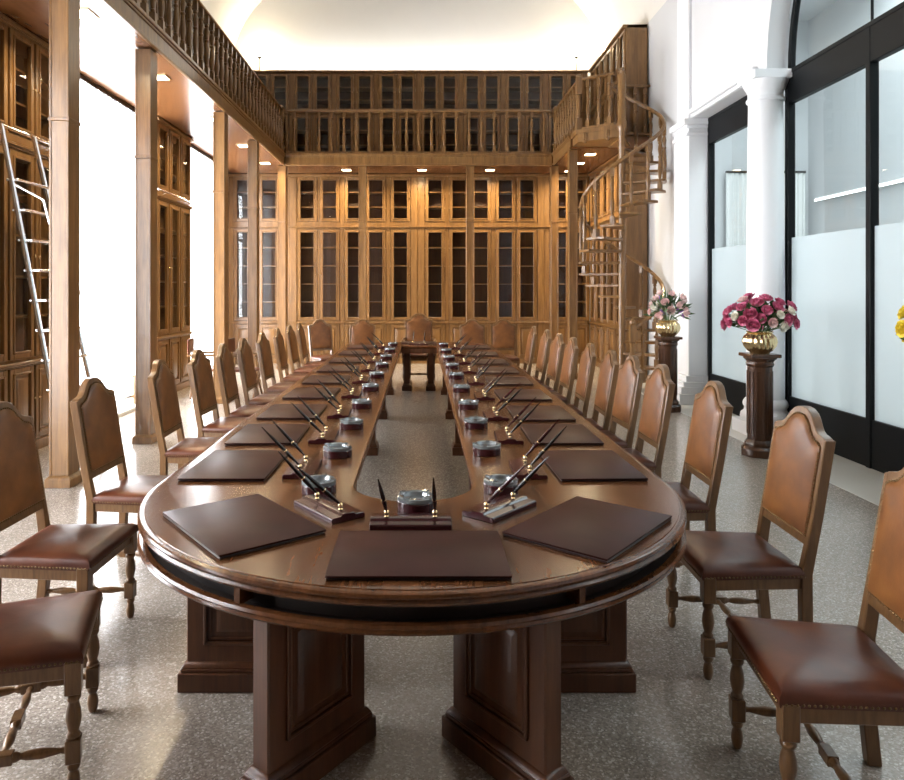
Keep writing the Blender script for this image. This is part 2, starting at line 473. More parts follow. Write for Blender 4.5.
for a, b, d, lab in back_units:
    bookcase(lab, gl, (0, 16, 0), 0, a, b, d, .46, TL, ZS-.01, LEDL)
gu = 'upper bookcases along the back gallery'
for k in range(-1, 7):
    c = -2.475 + .967*k
    bookcase('upper gallery bookcase on the back wall, %s from the curtained side' % ORD[k+1], gu, (c, 16, ZG), 0, -.4835, .4835, [-.222, .222], .40, TU, 2.14, [1.15], st=.056)
bookcase('narrow upper gallery bookcase at the curtained end of the back wall', gu, (-4.16, 16, ZG), 0, -.225, .225, [0], .40, TU, 2.14, [1.15], st=.056)
# left wall
bookcase('tall glazed bookcase behind the steel ladder', 'bookcases between the curtained windows', (-4.05, 6.85, 0), R(90), -.95, .95, [-.70, -.235, .235, .70], .44, TL, ZS-.01, LEDL, depth=.38)
bookcase('tall glazed three-door bookcase between the two white curtains', 'bookcases between the curtained windows', (-4.05, 11.48, 0), R(90), -.83, .83, [-.53, 0, .53], .48, TL, ZS-.01, LEDL, depth=.38)
for k in range(4):
    bookcase('dark upper bookcase behind the curtained-side balustrade, %s from the far corner' % ORD[3-k], 'upper bookcases along the side gallery', (-4.05, 8.6+2.05*k, ZG), R(90), -1.02, 1.02, [-.78, -.26, .26, .78], .44, TU, 2.14, [1.15], depth=.38)
# right wall
bookcase('lower bookcase with solid end behind the spiral stair on the white wall', 'bookcases behind the spiral stair', (3.87, 14.57, 0), R(-90), -1.41, 1.37, [-1.15, -.62, -.1, .42, .95], .46, TL, ZS-.01, LEDL)
bookcase('upper bookcase with broad solid end panel above the spiral stair', 'bookcases behind the spiral stair', (3.87, 14.57, ZG), R(-90), -1.41, 1.37, [-1.16, -.70, -.24, .22, .68, 1.14], .40, TU, 2.14, [1.15], st=.056)

# ---------------------------------------------------------------- posts under the gallery
def post(x, y, label, w=.16, d=.19):
    t = thing('wooden_post', label, 'post', (x, y, 0), 0, 'wooden posts carrying the gallery')
    s = MB().box(-w/2, w/2, -d/2, d/2, .09, ZS-.013)
    for sx in (-1, 1): s.box(sx*w/2-.016 if sx > 0 else -w/2-.004, w/2+.004 if sx > 0 else -w/2+.016, -d/2-.006, d/2+.006, .09, ZS-.013)
    build(s, 'shaft', 'honey', t, bevel=.003)
    build(MB().box(-w/2-.03, w/2+.03, -d/2-.03, d/2+.03, 0, .07).frustum((-w/2-.03, w/2+.03, -d/2-.03, d/2+.03, .07), (-w/2-.005, w/2+.005, -d/2-.005, d/2+.005, .10)), 'plinth', 'honey', t, bevel=.004)
    build(MB().box(-w/2-.012, w/2+.012, -d/2-.012, d/2+.012, 3.12, 3.15), 'collar', 'honey', t, bevel=.004)
for i, (x, y) in enumerate([(-3.08, 6.05), (-3.04, 7.75), (-2.99, 10.45), (-2.98, 12.45), (-2.96, 14.97)]):
    post(x, y, ['thick wooden post nearest the camera, in front of the ladder', 'wooden post at the far side of the first white curtain',
                'wooden post beside the three-door bookcase, near the second curtain', 'wooden post in front of the second white curtain, next to the corner post',
                'wooden post at the inner corner where the two galleries meet'][i])
for x, y, l in [(-1.25, 14.97, 'slim wooden post under the back gallery on the curtained half'), (1.05, 14.97, 'slim wooden post under the back gallery on the stair half'),
                (2.85, 14.97, 'wooden post at the back gallery corner near the spiral stair'), (2.87, 13.25, 'wooden post under the stair landing beside the spiral stair')]:
    post(x, y, l, .15, .16)

# ---------------------------------------------------------------- balustrades
def baluster_mesh(h=.84, n=10):
    b = MB().box(-.032, .032, -.032, .032, 0, .14*h).box(-.030, .030, -.030, .030, h*.86, h)
    P = [(.022,.14),(.030,.16),(.030,.18),(.02,.19),(.026,.22),(.036,.30),(.037,.36),(.028,.47),(.021,.56),(.030,.575),(.030,.595),(.021,.61),(.027,.66),(.034,.72),(.026,.78),(.019,.805),(.03,.82),(.03,.845),(.022,.86)]
    b.lathe([(r, z*h) for r, z in P], n)
    return b.mesh('baluster', 'honey')
BAL = baluster_mesh()
def balustrade(label, p0, p1, n, ends=(True, True), group='gallery balustrades'):
    p0 = Vector(p0); p1 = Vector(p1); L = (p1-p0).length
    a = math.atan2(p1.y-p0.y, p1.x-p0.x)
    t = thing('balustrade', label, 'balustrade', (p0.x, p0.y, ZG+.026), a, group)
    for i in range(n): link('baluster', BAL, t, (L*(i+.5)/n, 0, .05))
    build(MB().box(0, L, -.045, .045, 0, .05), 'base_rail', 'honey', t, bevel=.005)
    build(MB().box(0, L, -.05, .05, .89, .925).box(0, L, -.035, .035, .925, .945), 'handrail', 'honey', t, bevel=.01)
    nw = lambda: MB().box(-.05, .05, -.05, .05, 0, .22).lathe([(.035,.22),(.05,.25),(.035,.28),(.05,.4),(.04,.6),(.05,.64),(.035,.66)], 14).box(-.05, .05, -.05, .05, .66, .97).frustum((-.06,.06,-.06,.06,.97),(-.03,.03,-.03,.03,1.02))
    if ends[0]: build(nw(), 'newel', 'honey', t, bevel=.004)
    if ends[1]: build(nw(), 'newel', 'honey', t, bevel=.004, loc=(L, 0, 0))
    return t
balustrade('long dark turned-wood balustrade of the gallery above the curtains', (-2.96, 5.2, 0), (-2.96, 14.86, 0), 40, (True, True))
balustrade('turned-wood balustrade across the back gallery', (-2.84, 14.92, 0), (2.76, 14.92, 0), 21, (False, False))
balustrade('short turned-wood balustrade from the back corner to the stair landing', (2.87, 14.92, 0), (2.87, 12.74, 0), 9, (True, True))
balustrade('turned-wood balustrade on the front edge of the stair landing', (2.93, 12.68, 0), (3.42, 12.32, 0), 3, (False, False))
balustrade('short balustrade at the gallery end above the last stair steps', (3.55, 13.10, 0), (4.28, 13.10, 0), 4, (True, False))

# ---------------------------------------------------------------- spiral stair
CX, CY, RS, NT = 3.50, 12.2, .74, 22
st = thing('spiral_staircase', 'open wooden spiral staircase winding up to the gallery', 'staircase', (CX, CY, 0))
rise = ZG/(NT+1); dth = 540/NT
P = [(.075,0),(.075,.25),(.055,.28)]
build(MB().lathe([(.085,0),(.085,.18),(.06,.22),(.058,ZG-.1),(.085,ZG-.05),(.085,ZG+.05),(.06,ZG+.1),(.075,ZG+.3),(.05,ZG+.5),(.07,ZG+.62),(.07,ZG+.86),(.05,ZG+.90),(.06,ZG+.94),(.03,ZG+1.0)], 18), 'pole', 'honey', st)
SB = baluster_mesh(.93, 8)
for k in range(NT):
    th = R(-450 + (k+.5)*dth); z = (k+1)*rise
    h = R(dth*.62)
    poly = [(.05*math.cos(th-1.2), .05*math.sin(th-1.2))] + [(RS*math.cos(th+h*s), RS*math.sin(th+h*s)) for s in (-1, -.5, 0, .5, 1)] + [(.05*math.cos(th+1.2), .05*math.sin(th+1.2))]
    build(MB().prism(poly, 'z', z-.042, z), 'tread', 'honey', st, bevel=.006)
    b = link('baluster', SB, st, (.70*math.cos(th), .70*math.sin(th), z-.0), (0, 0, th))
pts = []
for i in range(111):
    u = i/110; th = R(-450 + 540*u)
    pts.append((.70*math.cos(th), .70*math.sin(th), rise*.5 + NT*rise*u + .95))
build(MB().tube(pts, .03, 8, flat=1.15), 'handrail', 'honey', st)
th = R(-452)
build(MB().box(-.05, .05, -.05, .05, 0, .25).lathe([(.035,.25),(.05,.29),(.034,.33),(.05,.5),(.04,.75),(.05,.8),(.035,.83)], 14).box(-.05, .05, -.05, .05, .83, 1.1).lathe([(.03,1.1),(.05,1.13),(.045,1.17),(.01,1.2)], 12), 'newel', 'honey', st, loc=(.70*math.cos(th), .70*math.sin(th), 0))
lp = [(-.0, -.02), (-.70, .44), (-.70, .89), (.02, .89)]
build(MB().prism(lp, 'z', ZG-.05, ZG+.024).prism([(x*.96, y*.96) for x, y in lp], 'z', ZG-.2, ZG-.05), 'landing', 'honey', st, bevel=.006)
for s in (.3, .8):
    x, y = -.70*s, -.02+.46*s
    build(MB().box(x-.03, x+.03, y-.03, y+.05, ZG-.17, ZG-.05).box(x-.03, x+.03, y-.01, y+.05, ZG-.24, ZG-.17), 'bracket', 'honey', st, bevel=.01)

# ---------------------------------------------------------------- table
TXC, TYC, RO, RI, YF, YI, ZT = -.037, 3.34, 1.22, .28, 12.35, 11.55, .76
def ring_paths():
    out = []; inn = []; no = []; ni = []
    n = 40
    for k in range(n+1):
        a = -PI/2 + PI/2*k/n; c, s = math.cos(a), math.sin(a)
        out.append((RO*c, TYC+RO*s)); no.append((c, s)); inn.append((RI*c, TYC+RI*s)); ni.append((-c, -s))
    for y in (5, 7, 9, 11, 11.4):
        out.append((RO, y)); no.append((1, 0)); inn.append((RI, y)); ni.append((-1, 0))
    rc = .5
    for k in range(9):
        a = PI/2*k/8; c, s = math.cos(a), math.sin(a)
        out.append((RO-rc+rc*c, YF-rc+rc*s)); no.append((c, s)); inn.append((RI, YI)); ni.append((-1, -1))
    out.append((RI, YF)); no.append((0, 1)); inn.append((RI*.9, YI)); ni.append((0, -1))
    out.append((0, YF)); no.append((0, 1)); inn.append((0, YI)); ni.append((0, -1))
    mir = lambda L: L + [(-x, y) for x, y in reversed(L[1:-1])]
    return mir(out), mir(no), mir(inn), mir(ni)
RO_P, RO_N, RI_P, RI_N = ring_paths()
NP = len(RO_P)
def offs(P, N, d): return [(x + nx*d, y + ny*d) for (x, y), (nx, ny) in zip(P, N)]
def sweep(mb, P, N, prof, closed=False):
    vs = []; fs = []
    for d, z in prof: vs += [(x, y, z) for x, y in offs(P, N, d)]
    m = len(prof)
    for j in range(m if closed else m-1):
        for i in range(NP):
            a, b = j*NP+i, j*NP+(i+1) % NP
            c, d = ((j+1) % m)*NP+(i+1) % NP, ((j+1) % m)*NP+i
            fs.append((a, b, c, d))
    mb.add(vs, fs)
def ringcap(mb, do, di, z):
    vs = [(x, y, z) for x, y in offs(RO_P, RO_N, do)] + [(x, y, z) for x, y in offs(RI_P, RI_N, di)]
    mb.add(vs, [(i, (i+1) % NP, NP+(i+1) % NP, NP+i) for i in range(NP)])
tb = thing('conference_table', 'long walnut conference table with rounded near end and open middle', 'table', (TXC, 0, 0))
t = MB()
ringcap(t, -.03, -.02, ZT)
sweep(t, RO_P, RO_N, [(-.03,ZT),(-.028,ZT-.003),(-.012,ZT-.003),(-.004,ZT-.006),(0,ZT-.014),(-.002,ZT-.020),(-.010,ZT-.023),(-.006,ZT-.028),(0,ZT-.034),(-.004,ZT-.042),(-.02,ZT-.046)])
sweep(t, RI_P, RI_N, [(-.02,ZT),(-.006,ZT-.003),(0,ZT-.012),(-.004,ZT-.03),(-.02,ZT-.046)])
ringcap(t, -.02, -.02, ZT-.046)
build(t, 'tabletop', 'table', tb)
s = MB(); sweep(s, RO_P, RO_N, [(-.02,.625),(-.006,.628),(0,.636),(-.004,.644),(-.001,.650),(-.008,.658),(-.02,.66),(-.03,.66),(-.03,.625)], True)
build(s, 'lower_rail', 'table', tb)
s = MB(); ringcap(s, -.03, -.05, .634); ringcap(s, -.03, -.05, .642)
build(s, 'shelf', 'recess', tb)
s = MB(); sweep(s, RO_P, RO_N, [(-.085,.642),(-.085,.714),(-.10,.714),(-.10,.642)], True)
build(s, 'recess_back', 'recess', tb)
s = MB(); sweep(s, RI_P, RI_N, [(-.03,.63),(-.03,.714),(-.05,.714),(-.05,.63)], True)
build(s, 'inner_apron', 'tabledark', tb)
for a in (-160, -118, -62, -20):
    c, s_ = math.cos(R(a)), math.sin(R(a))
    T = TR((RO-.055)*c, TYC+(RO-.055)*s_, 0) @ Matrix.Rotation(R(a), 4, 'Z')
    build(MB().box(-.04, .035, -.012, .012, .655, .718, T), 'divider', 'table', tb)
for y in (5, 7.1, 9.2):
    for sx in (-1, 1):
        build(MB().box(sx*(RO-.055)-.03, sx*(RO-.055)+.03, y-.012, y+.012, .655, .718), 'divider', 'table', tb)
def pedestal(x, y, rz, ln, th=.15, z1=.636):
    b = MB(); a = ln/2; h = th/2
    b.box(-a, a, -h, h, .1, z1)
    o = build(b, 'pedestal', 'tabledark', tb, bevel=.006, loc=(x, y, 0), rot=(0, 0, rz))
    m = MB()
    for s in (-1, 1):
        def bar(x0, x1, z0, z2, e): m.box(x0, x1, min(s*h, s*(h+e)), max(s*h, s*(h+e)), z0, z2)
        x0, x1, z0, z2 = -a+.075, a-.075, .19, z1-.055
        for (i, e) in ((0, .012), (.02, .006)):
            bar(x0+i, x1-i, z0+i, z0+i+.014, e); bar(x0+i, x1-i, z2-i-.014, z2-i, e)
            bar(x0+i, x0+i+.014, z0+i, z2-i, e); bar(x1-i-.014, x1-i, z0+i, z2-i, e)
        T = Matrix.Translation((0, s*h, 0)) @ Matrix.Rotation(R(90*s), 4, 'X')
        yy = (lambda q: -q) if s < 0 else (lambda q: q)
        zz = sorted([s*(z0+.05), s*(z2-.05)]); zi = sorted([s*(z0+.07), s*(z2-.07)])
        T = Matrix.Translation((0, s*h, 0)) @ Matrix.Rotation(R(-90*s), 4, 'X')
        zz = sorted([-s*(z0+.05), -s*(z2-.05)]); zi = sorted([-s*(z0+.07), -s*(z2-.07)])
        m.frustum((x0+.05, x1-.05, zz[0], zz[1], 0), (x0+.07, x1-.07, zi[0], zi[1], .010), T)
    build(m, 'raised_panel', 'tabledark', o, bevel=.003)
    p = MB().box(-a-.03, a+.03, -h-.03, h+.03, 0, .08).box(-a-.02, a+.02, -h-.02, h+.02, .08, .095).frustum((-a-.02, a+.02, -h-.02, h+.02, .095), (-a-.004, a+.004, -h-.004, h+.004, .118))
    build(p, 'plinth', 'tabledark', o, bevel=.004)
for s in (-1, 1):
    pedestal(.328 if s > 0 else -.345, TYC-.875, R(-s*53), .47, .08)
    for y in (3.02, 5.05, 7.2, 9.2, 11.3): pedestal(.645 if s > 0 else -.69, y, 0, .52)
    pedestal(s*.20, 11.93, R(90), .5, .10)

# ---------------------------------------------------------------- chairs
def make_chair(name, label, cat, arms=False):
    t = thing(name, label, cat)
    wf, wr = .235, .205
    zl = .445
    TZ = lambda z: -.215 - max(0, z-.45)*.16
    def stile(sx):
        b = MB(); L = [(0, -.235), (.2, -.215), (.45, -.213), (.7, TZ(.7)-.002), (1.03, TZ(1.03)-.002)]
        vs = []; fs = []
        for z, y in L:
            x0, x1 = (wr-.022, wr+.022) if z < .6 else (.204, .231)
            if sx < 0: x0, x1 = -x1, -x0
            vs += [(x0, y-.024, z), (x1, y-.024, z), (x1, y+.024, z), (x0, y+.024, z)]
        for i in range(len(L)-1):
            for k in range(4): fs.append((i*4+k, i*4+(k+1) % 4, i*4+4+(k+1) % 4, i*4+4+k))
        fs += [(3,2,1,0), tuple(len(vs)-4+k for k in range(4))]
        return b.add(vs, fs)
    for sx in (-1, 1): build(stile(sx), 'leg', 'chairwood', t, bevel=.004)
    for sx in (-1, 1):
        b = MB().box(-.026, .026, -.026, .026, .335, zl).box(-.024, .024, -.024, .024, .105, .185)
        b.lathe([(.02,.185),(.024,.195),(.016,.205),(.022,.225),(.026,.25),(.023,.28),(.016,.305),(.024,.315),(.024,.325),(.018,.335)], 12)
        b.lathe([(.012,0),(.018,.012),(.022,.04),(.018,.065),(.013,.075),(.021,.085),(.021,.095),(.016,.105)], 12)
        build(b, 'leg', 'chairwood', t, bevel=.003, loc=(sx*wf, .215, 0))
    f = MB()
    f.prism([(-wf, .225), (wf, .225), (wf, .195), (-wf, .195)], 'z', .385, zl)
    f.prism([(-wr, -.2), (wr, -.2), (wr, -.23), (-wr, -.23)], 'z', .385, zl)
    for s in (-1, 1): f.prism([(s*(wf+.012), .21), (s*(wf-.016), .21), (s*(wr-.016), -.2), (s*(wr+.012), -.2)], 'z', .385, zl)
    build(f, 'seat_frame', 'chairwood', t, bevel=.003)
    # seat cushion
    b = MB(); n = 10; vs = []; fs = []
    prof = [(1.0, zl-.012), (1.02, zl+.005), (1.0, zl+.022), (.93, zl+.038), (.75, zl+.050), (.4, zl+.058)]
    out = []
    for k in range(n): out.append((-wf-.02+ (2*wf+.04)*k/n, .245))
    for k in range(n): out.append((wf+.02 + (wr-wf)*k/n, .245-.445*k/n))
    for k in range(n): out.append((wr+.02-(2*wr+.04)*k/n, -.2))
    for k in range(n): out.append((-wr-.02+(wr-wf)*k/n, -.2+.445*k/n))
    N = len(out)
    for s, z in prof: vs += [(x*s, .0225+(y-.0225)*s, z) for x, y in out]
    vs.append((0, .0225, zl+.060)); vs.append((0, .0225, zl-.012))
    for j in range(len(prof)-1):
        for i in range(N): fs.append((j*N+i, j*N+(i+1) % N, (j+1)*N+(i+1) % N, (j+1)*N+i))
    for i in range(N):
        fs.append(((len(prof)-1)*N+i, (len(prof)-1)*N+(i+1) % N, len(vs)-2)); fs.append((i, (i+1) % N, len(vs)-1))
    build(b.add(vs, fs), 'seat', 'seatleather', t)
    # back: outer and inner outline
    half = [(0,1.142),(.04,1.138),(.075,1.124),(.102,1.102),(.122,1.078),(.142,1.058),(.165,1.046),(.19,1.042),(.212,1.036),(.226,1.024),(.230,1.0)]
    ih = [(0,1.112),(.03,1.108),(.062,1.094),(.086,1.073),(.106,1.049),(.126,1.030),(.148,1.018),(.170,1.013),(.188,1.007),(.200,.996),(.204,.975)]
    half += [(.230,.9),(.230,.75),(.228,.57)]; ih += [(.204,.9),(.203,.75),(.202,.612)]
    mir = lambda L: [(-x, z) for x, z in reversed(L)] + L[1:]
    o, i_ = mir(half), mir(ih)
    def P(x, z, d): return (x, TZ(z)+d, z)
    K = len(o); vs = []; fs = []
    for d in (.020, -.020):
        vs += [P(x, z, d) for x, z in o]; vs += [P(x, z, d) for x, z in i_]
    for k in range(K):
        k2 = (k+1) % K
        fs += [(k, k2, K+k2, K+k), (2*K+k, 2*K+k2, 3*K+k2, 3*K+k), (k, k2, 2*K+k2, 2*K+k), (K+k, K+k2, 3*K+k2, 3*K+k)]
    bf = MB().add(vs, fs)
    build(bf, 'back_frame', 'chairwood', t, bevel=.003)
    # leather pad
    vs = []; fs = []; cz = .83
    rings = [(1.0, .010), (1.0, .022), (.97, .030), (.88, .036), (.6, .040)]
    for sgn in (1, -1):
        for s, d in rings: vs += [P(x*s, cz+(z-cz)*s, sgn*d) for x, z in i_]
        vs.append(P(0, cz, sgn*.042))
    S = len(rings)*K+1
    for q in (0, S):
        for j in range(len(rings)-1):
            for k in range(K): fs.append((q+j*K+k, q+j*K+(k+1) % K, q+(j+1)*K+(k+1) % K, q+(j+1)*K+k))
        for k in range(K): fs.append((q+(len(rings)-1)*K+k, q+(len(rings)-1)*K+(k+1) % K, q+S-1))
    for k in range(K): fs.append((k, (k+1) % K, S+(k+1) % K, S+k))
    build(MB().add(vs, fs), 'backrest', 'leather', t)
    # nails
    nm = MB()
    def nail(p): nm.lathe([(.0052, -.002), (.0045, .002), (.002, .004)], 6, TR(*p) @ Matrix.Rotation(R(-90), 4, 'X'))
    def along(L, step, fn):
        acc = 0
        for a, b in zip(L, L[1:]):
            a = Vector(a); b = Vector(b); d = (b-a).length; q = step-acc
            while q <= d: fn(a + (b-a)*q/d); q += step
            acc = (acc + d) % step
    along(i_ + [i_[0]], .0165, lambda p: nail(P(p.x, p.y, .026)))
    build(nm, 'back_nails', 'nail', t); nm = MB()
    along([(-wf-.02, .249), (wf+.02, .249)], .0165, lambda p: nm.lathe([(.0052, -.002), (.0045, .002), (.002, .004)], 6, TR(p.x, p.y, zl) @ Matrix.Rotation(R(-90), 4, 'X')))
    for s in (-1, 1):
        along([(s*(wf+.024), .245), (s*(wr+.024), -.2)], .0165, lambda p: nm.lathe([(.0052, -.002), (.0045, .002), (.002, .004)], 6, TR(p.x, p.y, zl) @ Matrix.Rotation(R(90*s), 4, 'Y')))
    build(nm, 'seat_nails', 'nail', t)
    # stretchers
    def turned(p0, p1, block=False):
        p0 = Vector(p0); p1 = Vector(p1); d = p1-p0; L = d.length
        T = Matrix.Translation(p0) @ d.to_track_quat('Z', 'Y').to_matrix().to_4x4()
        b = MB()
        pr = [(.009,0),(.013,.06),(.009,.09),(.012,.13),(.018,.22),(.015,.33),(.010,.37),(.017,.40),(.017,.43)]
        pr += [(r, 1-u) for r, u in reversed(pr)]
        b.lathe([(r, u*L) for r, u in pr], 10, T)
        if block: b.box(-.018, .018, -.018, .018, L*.42, L*.58, T)
        return b
    for s in (-1, 1): build(turned((s*wf, .215, .145), (s*wr, -.215, .145), True), 'stretcher', 'chairwood', t, bevel=.002)
    xm = (wf+wr)/2
    build(turned((-xm, 0, .145), (xm, 0, .145), True), 'stretcher', 'chairwood', t, bevel=.002)
    if arms:
        for s in (-1, 1):
            b = MB().tube([(s*.225, TZ(.72)+.02, .72), (s*.25, -.1, .715), (s*.26, .06, .70), (s*.262, .17, .69), (s*.265, .21, .665)], [.02, .022, .026, .028, .02], 8)
            b.tube([(s*.258, .14, .44), (s*.262, .15, .55), (s*.26, .15, .68)], [.02, .024, .018], 8)
            build(b, 'armrest', 'chairwood', t)
    return t
GR = 'leather chairs around the conference table'
ch0 = make_chair('dining_chair', 'chair', 'chair'); ch0['group'] = GR
tree0 = tree_of(ch0)
first = [True]
def place(x, y, rz, label):
    if first[0]:
        ch0.location = (x, y, 0); ch0.rotation_euler = (0, 0, rz); ch0['label'] = label; first[0] = False
    else: copy_tree(ch0, (x, y, 0), rz, label, GR, tree0)
ly = [2.50, 3.36, 4.30, 5.45, 6.35, 7.03, 7.82, 8.78, 9.78, 10.72, 11.5]
lx = [-1.44, -1.71, -1.71, -1.715, -1.71, -1.67, -1.67, -1.68, -1.69, -1.70, -1.68]
for i, (x, y) in enumerate(zip(lx, ly)):
    place(x, y, R(-90 + (18 if i == 0 else rnd.uniform(-3, 3))), 'dark brown leather chair, %s from the near end in the row along the curtains' % ORD[i])
ry = [2.31, 3.25, 4.15, 5.08, 5.74, 6.33, 7.12, 8.0, 8.68, 9.5, 10.5]
rx = [1.345, 1.46, 1.42, 1.43, 1.42, 1.40, 1.40, 1.42, 1.40, 1.39, 1.37]
for i, (x, y) in enumerate(zip(rx, ry)):
    place(x, y, R(90 + (-7 if i == 0 else rnd.uniform(-2, 4))), 'tan leather chair, %s from the near end in the row along the glazed wall' % ORD[i])
place(-1.69, 12.64, R(-145), 'leather chair set askew at the far table corner on the curtained side')
place(-1.08, 12.63, R(180), 'dark leather chair at the far table end, curtained side of the armchair')
place(.95, 12.63, R(180), 'leather chair at the far table end, first from the armchair towards the spiral stair')
place(1.50, 12.63, R(176), 'leather chair at the far table end, second from the armchair towards the spiral stair')
arm = make_chair('armchair', 'taller leather armchair at the middle of the far table end', 'armchair', True)
arm.location = (-.04, 12.68, 0); arm.rotation_euler = (0, 0, R(180)); arm.scale = (1.12, 1.05, 1.09)

# x-frame armchairs by the curtained windows
def xchair(x, y, rz, label):
    t = thing('folding_armchair', label, 'armchair', (x, y, 0), rz, 'cross-legged armchairs by the windows')
    for s in (-1, 1):
        build(MB().tube([(-.27, s*.2, .02), (-.12, s*.2, .2), (.12, s*.2, .42), (.27, s*.2, .66)], .018, 8), 'leg', 'chairwood', t)
        build(MB().tube([(.27, s*.225, .02), (.12, s*.225, .2), (-.12, s*.225, .42), (-.27, s*.225, .66)], .018, 8), 'leg', 'chairwood', t)
    for s in (-1, 1): build(MB().box(s*.28-.03, s*.28+.03, -.27, .28, .66, .695), 'armrest', 'chairwood', t, bevel=.008)
    build(MB().box(-.2, .2, -.215, .215, .42, .46), 'seat', 'seatleather', t, bevel=.012)
    build(MB().box(-.28, .28, -.27, -.245, .695, .92), 'backrest', 'seatleather', t, bevel=.008)
xchair(-3.35, 11.0, R(-80), 'cross-legged wooden armchair behind the chair row near the three-door bookcase')
xchair(-2.75, 10.9, R(-95), 'cross-legged wooden armchair behind the row of chairs beside a post')

# ---------------------------------------------------------------- things on the table
def make_pad():
    t = thing('desk_pad', 'p', 'desk pad')
    build(MB().box(-.295, .295, -.208, .208, 0, .006), 'back_cover', 'padedge', t, bevel=.002)
    build(MB().box(-.29, .29, -.203, .203, .006, .0095), 'inner_leaf', 'padedge', t)
    build(MB().box(-.297, .297, -.21, .21, .0095, .0165), 'front_cover', 'pad', t, bevel=.0025, seg=2)
    return t
def make_stand():
    t = thing('pen_stand', 's', 'pen stand')
    p = [(-.078, 0), (.078, 0), (.078, .016), (.072, .022), (.034, .022), (.026, .031), (-.026, .031), (-.034, .022), (-.072, .022), (-.078, .016)]
    build(MB().prism(p, 'x', -.158, .158), 'base', 'burgundy', t, bevel=.002)
    for s in (-1, 1):
        build(MB().lathe([(.010, .028), (.009, .032), (.006, .035), (.010, .040), (.0115, .046), (.010, .052), (.006, .056)], 12), 'pen_socket', 'brass', t, loc=(s*.095, 0, 0))
    return t
def make_pen(mat):
    o = build(MB().lathe([(.003, 0), (.005, .012), (.0062, .03), (.0085, .06), (.0095, .085), (.0085, .10), (.0088, .13), (.0072, .18), (.0045, .23), (.002, .27)], 12), 'desk_pen', mat)
    build(MB().lathe([(.0088, .099), (.0096, .1), (.0096, .104), (.0088, .105)], 12), 'gold_band', 'brass', o)
    return tag(o, 'pen', 'pen')
def make_ashtray():
    t = thing('ashtray', 'a', 'ashtray')
    build(MB().lathe([(.076, 0), (.079, .003), (.079, .036), (.076, .04)], 32), 'leather_band', 'burgundy', t)
    g = MB().lathe([(.076, .04), (.080, .043), (.079, .056), (.070, .060), (.056, .058), (.048, .044), (.001, .042)], 32)
    for a in range(4):
        T = Matrix.Rotation(R(45+90*a), 4, 'Z')
        g.box(.054, .080, -.010, .010, .055, .064, T)
    build(g, 'glass_tray', 'ashglass', t)
    return t
protos = {}
def put(kind, loc, rz, label, group):
    mk = dict(pad=make_pad, stand=make_stand, ash=make_ashtray)[kind]
    if kind not in protos:
        t = mk(); t.location = loc; t.rotation_euler = (0, 0, rz); t['label'] = label; t['group'] = group
        protos[kind] = (t, tree_of(t)); return t
    t, tr = protos[kind]
    return copy_tree(t, loc, rz, label, group, tr)
pen0 = {}
def put_pens(x, y, rz, where, lean=44):
    # pens lean towards the seat (local -Y of the stand)
    for s, nm in ((-1, 'nearer'), (1, 'farther')):
        c, sn = math.cos(rz), math.sin(rz)
        px, py = x + c*s*.095, y + sn*s*.095
        m = Matrix.Rotation(rz, 4, 'Z') @ Matrix.Rotation(R(lean + rnd.uniform(-4, 4)), 4, 'X') @ Matrix.Rotation(R(rnd.uniform(-5, 5)), 4, 'Y')
        if where.startswith('at'): side = 'left' if s < 0 else 'right'
        elif rz < 0: side = 'farther' if s < 0 else 'nearer'
        else: side = 'nearer' if s < 0 else 'farther'
        red = 'glazed' in where and side in ('farther', 'left')
        lab = '%s pen, %s of two, in the stand %s' % ('burgundy' if red else 'black', side, where)
        if red not in pen0:
            o = make_pen('burgundy' if red else 'black'); pen0[red] = (o, kids(o)); ks = []
        else:
            o = pen0[red][0].copy(); COL.objects.link(o); ks = pen0[red][1]
        for k in ks:
            d = k.copy(); COL.objects.link(d); d.parent = o
        o.location = (px, py, ZT+.05); o.rotation_euler = m.to_euler(); o['label'] = lab; o['group'] = 'desk pens in the table stands'
GP, GS, GA = 'leather desk pads on the table', 'pen stands on the table', 'round ashtrays on the table'
Z = ZT + .0005
def seat(px, py, prz, sx, sy, srz, ax, ay, where, slean=44):
    put('pad', (px, py, Z), prz, 'dark brown leather desk pad ' + where, GP)
    put('stand', (sx, sy, Z), srz, 'burgundy pen stand with brass sockets ' + where, GS)
    put_pens(sx, sy, srz, where, slean)
    put('ash', (ax, ay, Z), rnd.uniform(0, 1), 'round burgundy ashtray with glass top ' + where, GA)
# curved end: pad long axis local X; the seat is on local -Y
seat(-.008, 2.42, 0, -.04, 2.75, 0, -.02, 2.94, 'at middle of curved near end')
seat(-.705, 2.745, R(-52), -.385, 2.915, R(-52), -.465, 3.19, 'at curved corner on the curtained side')
seat(.655, 2.71, R(50), .33, 2.92, R(48), .365, 3.20, 'at curved corner on the glazed side')
pl = [3.65, 4.43, 5.25, 6.18, 7.12, 8.1, 9.08, 10.15, 11.25]
pr_ = [3.65, 4.43, 5.18, 6.08, 7.02, 7.95, 8.9, 9.98, 11.15]
for i, y in enumerate(pl):
    seat(-.955, y, R(-90) + rnd.uniform(-.02, .02), -.60, y-.09, R(-90) + rnd.uniform(-.03, .03), -.462, y+.23, '%s along straight curtained side' % ORD[i])
for i, y in enumerate(pr_):
    seat(.875, y, R(90) + rnd.uniform(-.02, .02), .54, y-.10, R(90) + rnd.uniform(-.03, .03), .368, y+.28 if i == 0 else y+.26, '%s along straight glazed side' % ORD[i])
put('pad', (-.04, 12.1, Z), R(180), 'dark brown leather desk pad at the far end before the armchair', GP)
put('stand', (-.04, 11.78, Z), R(180), 'burgundy pen stand with brass sockets at the far end before the armchair', GS)
put_pens(-.04, 11.78, R(180), 'at the far end')

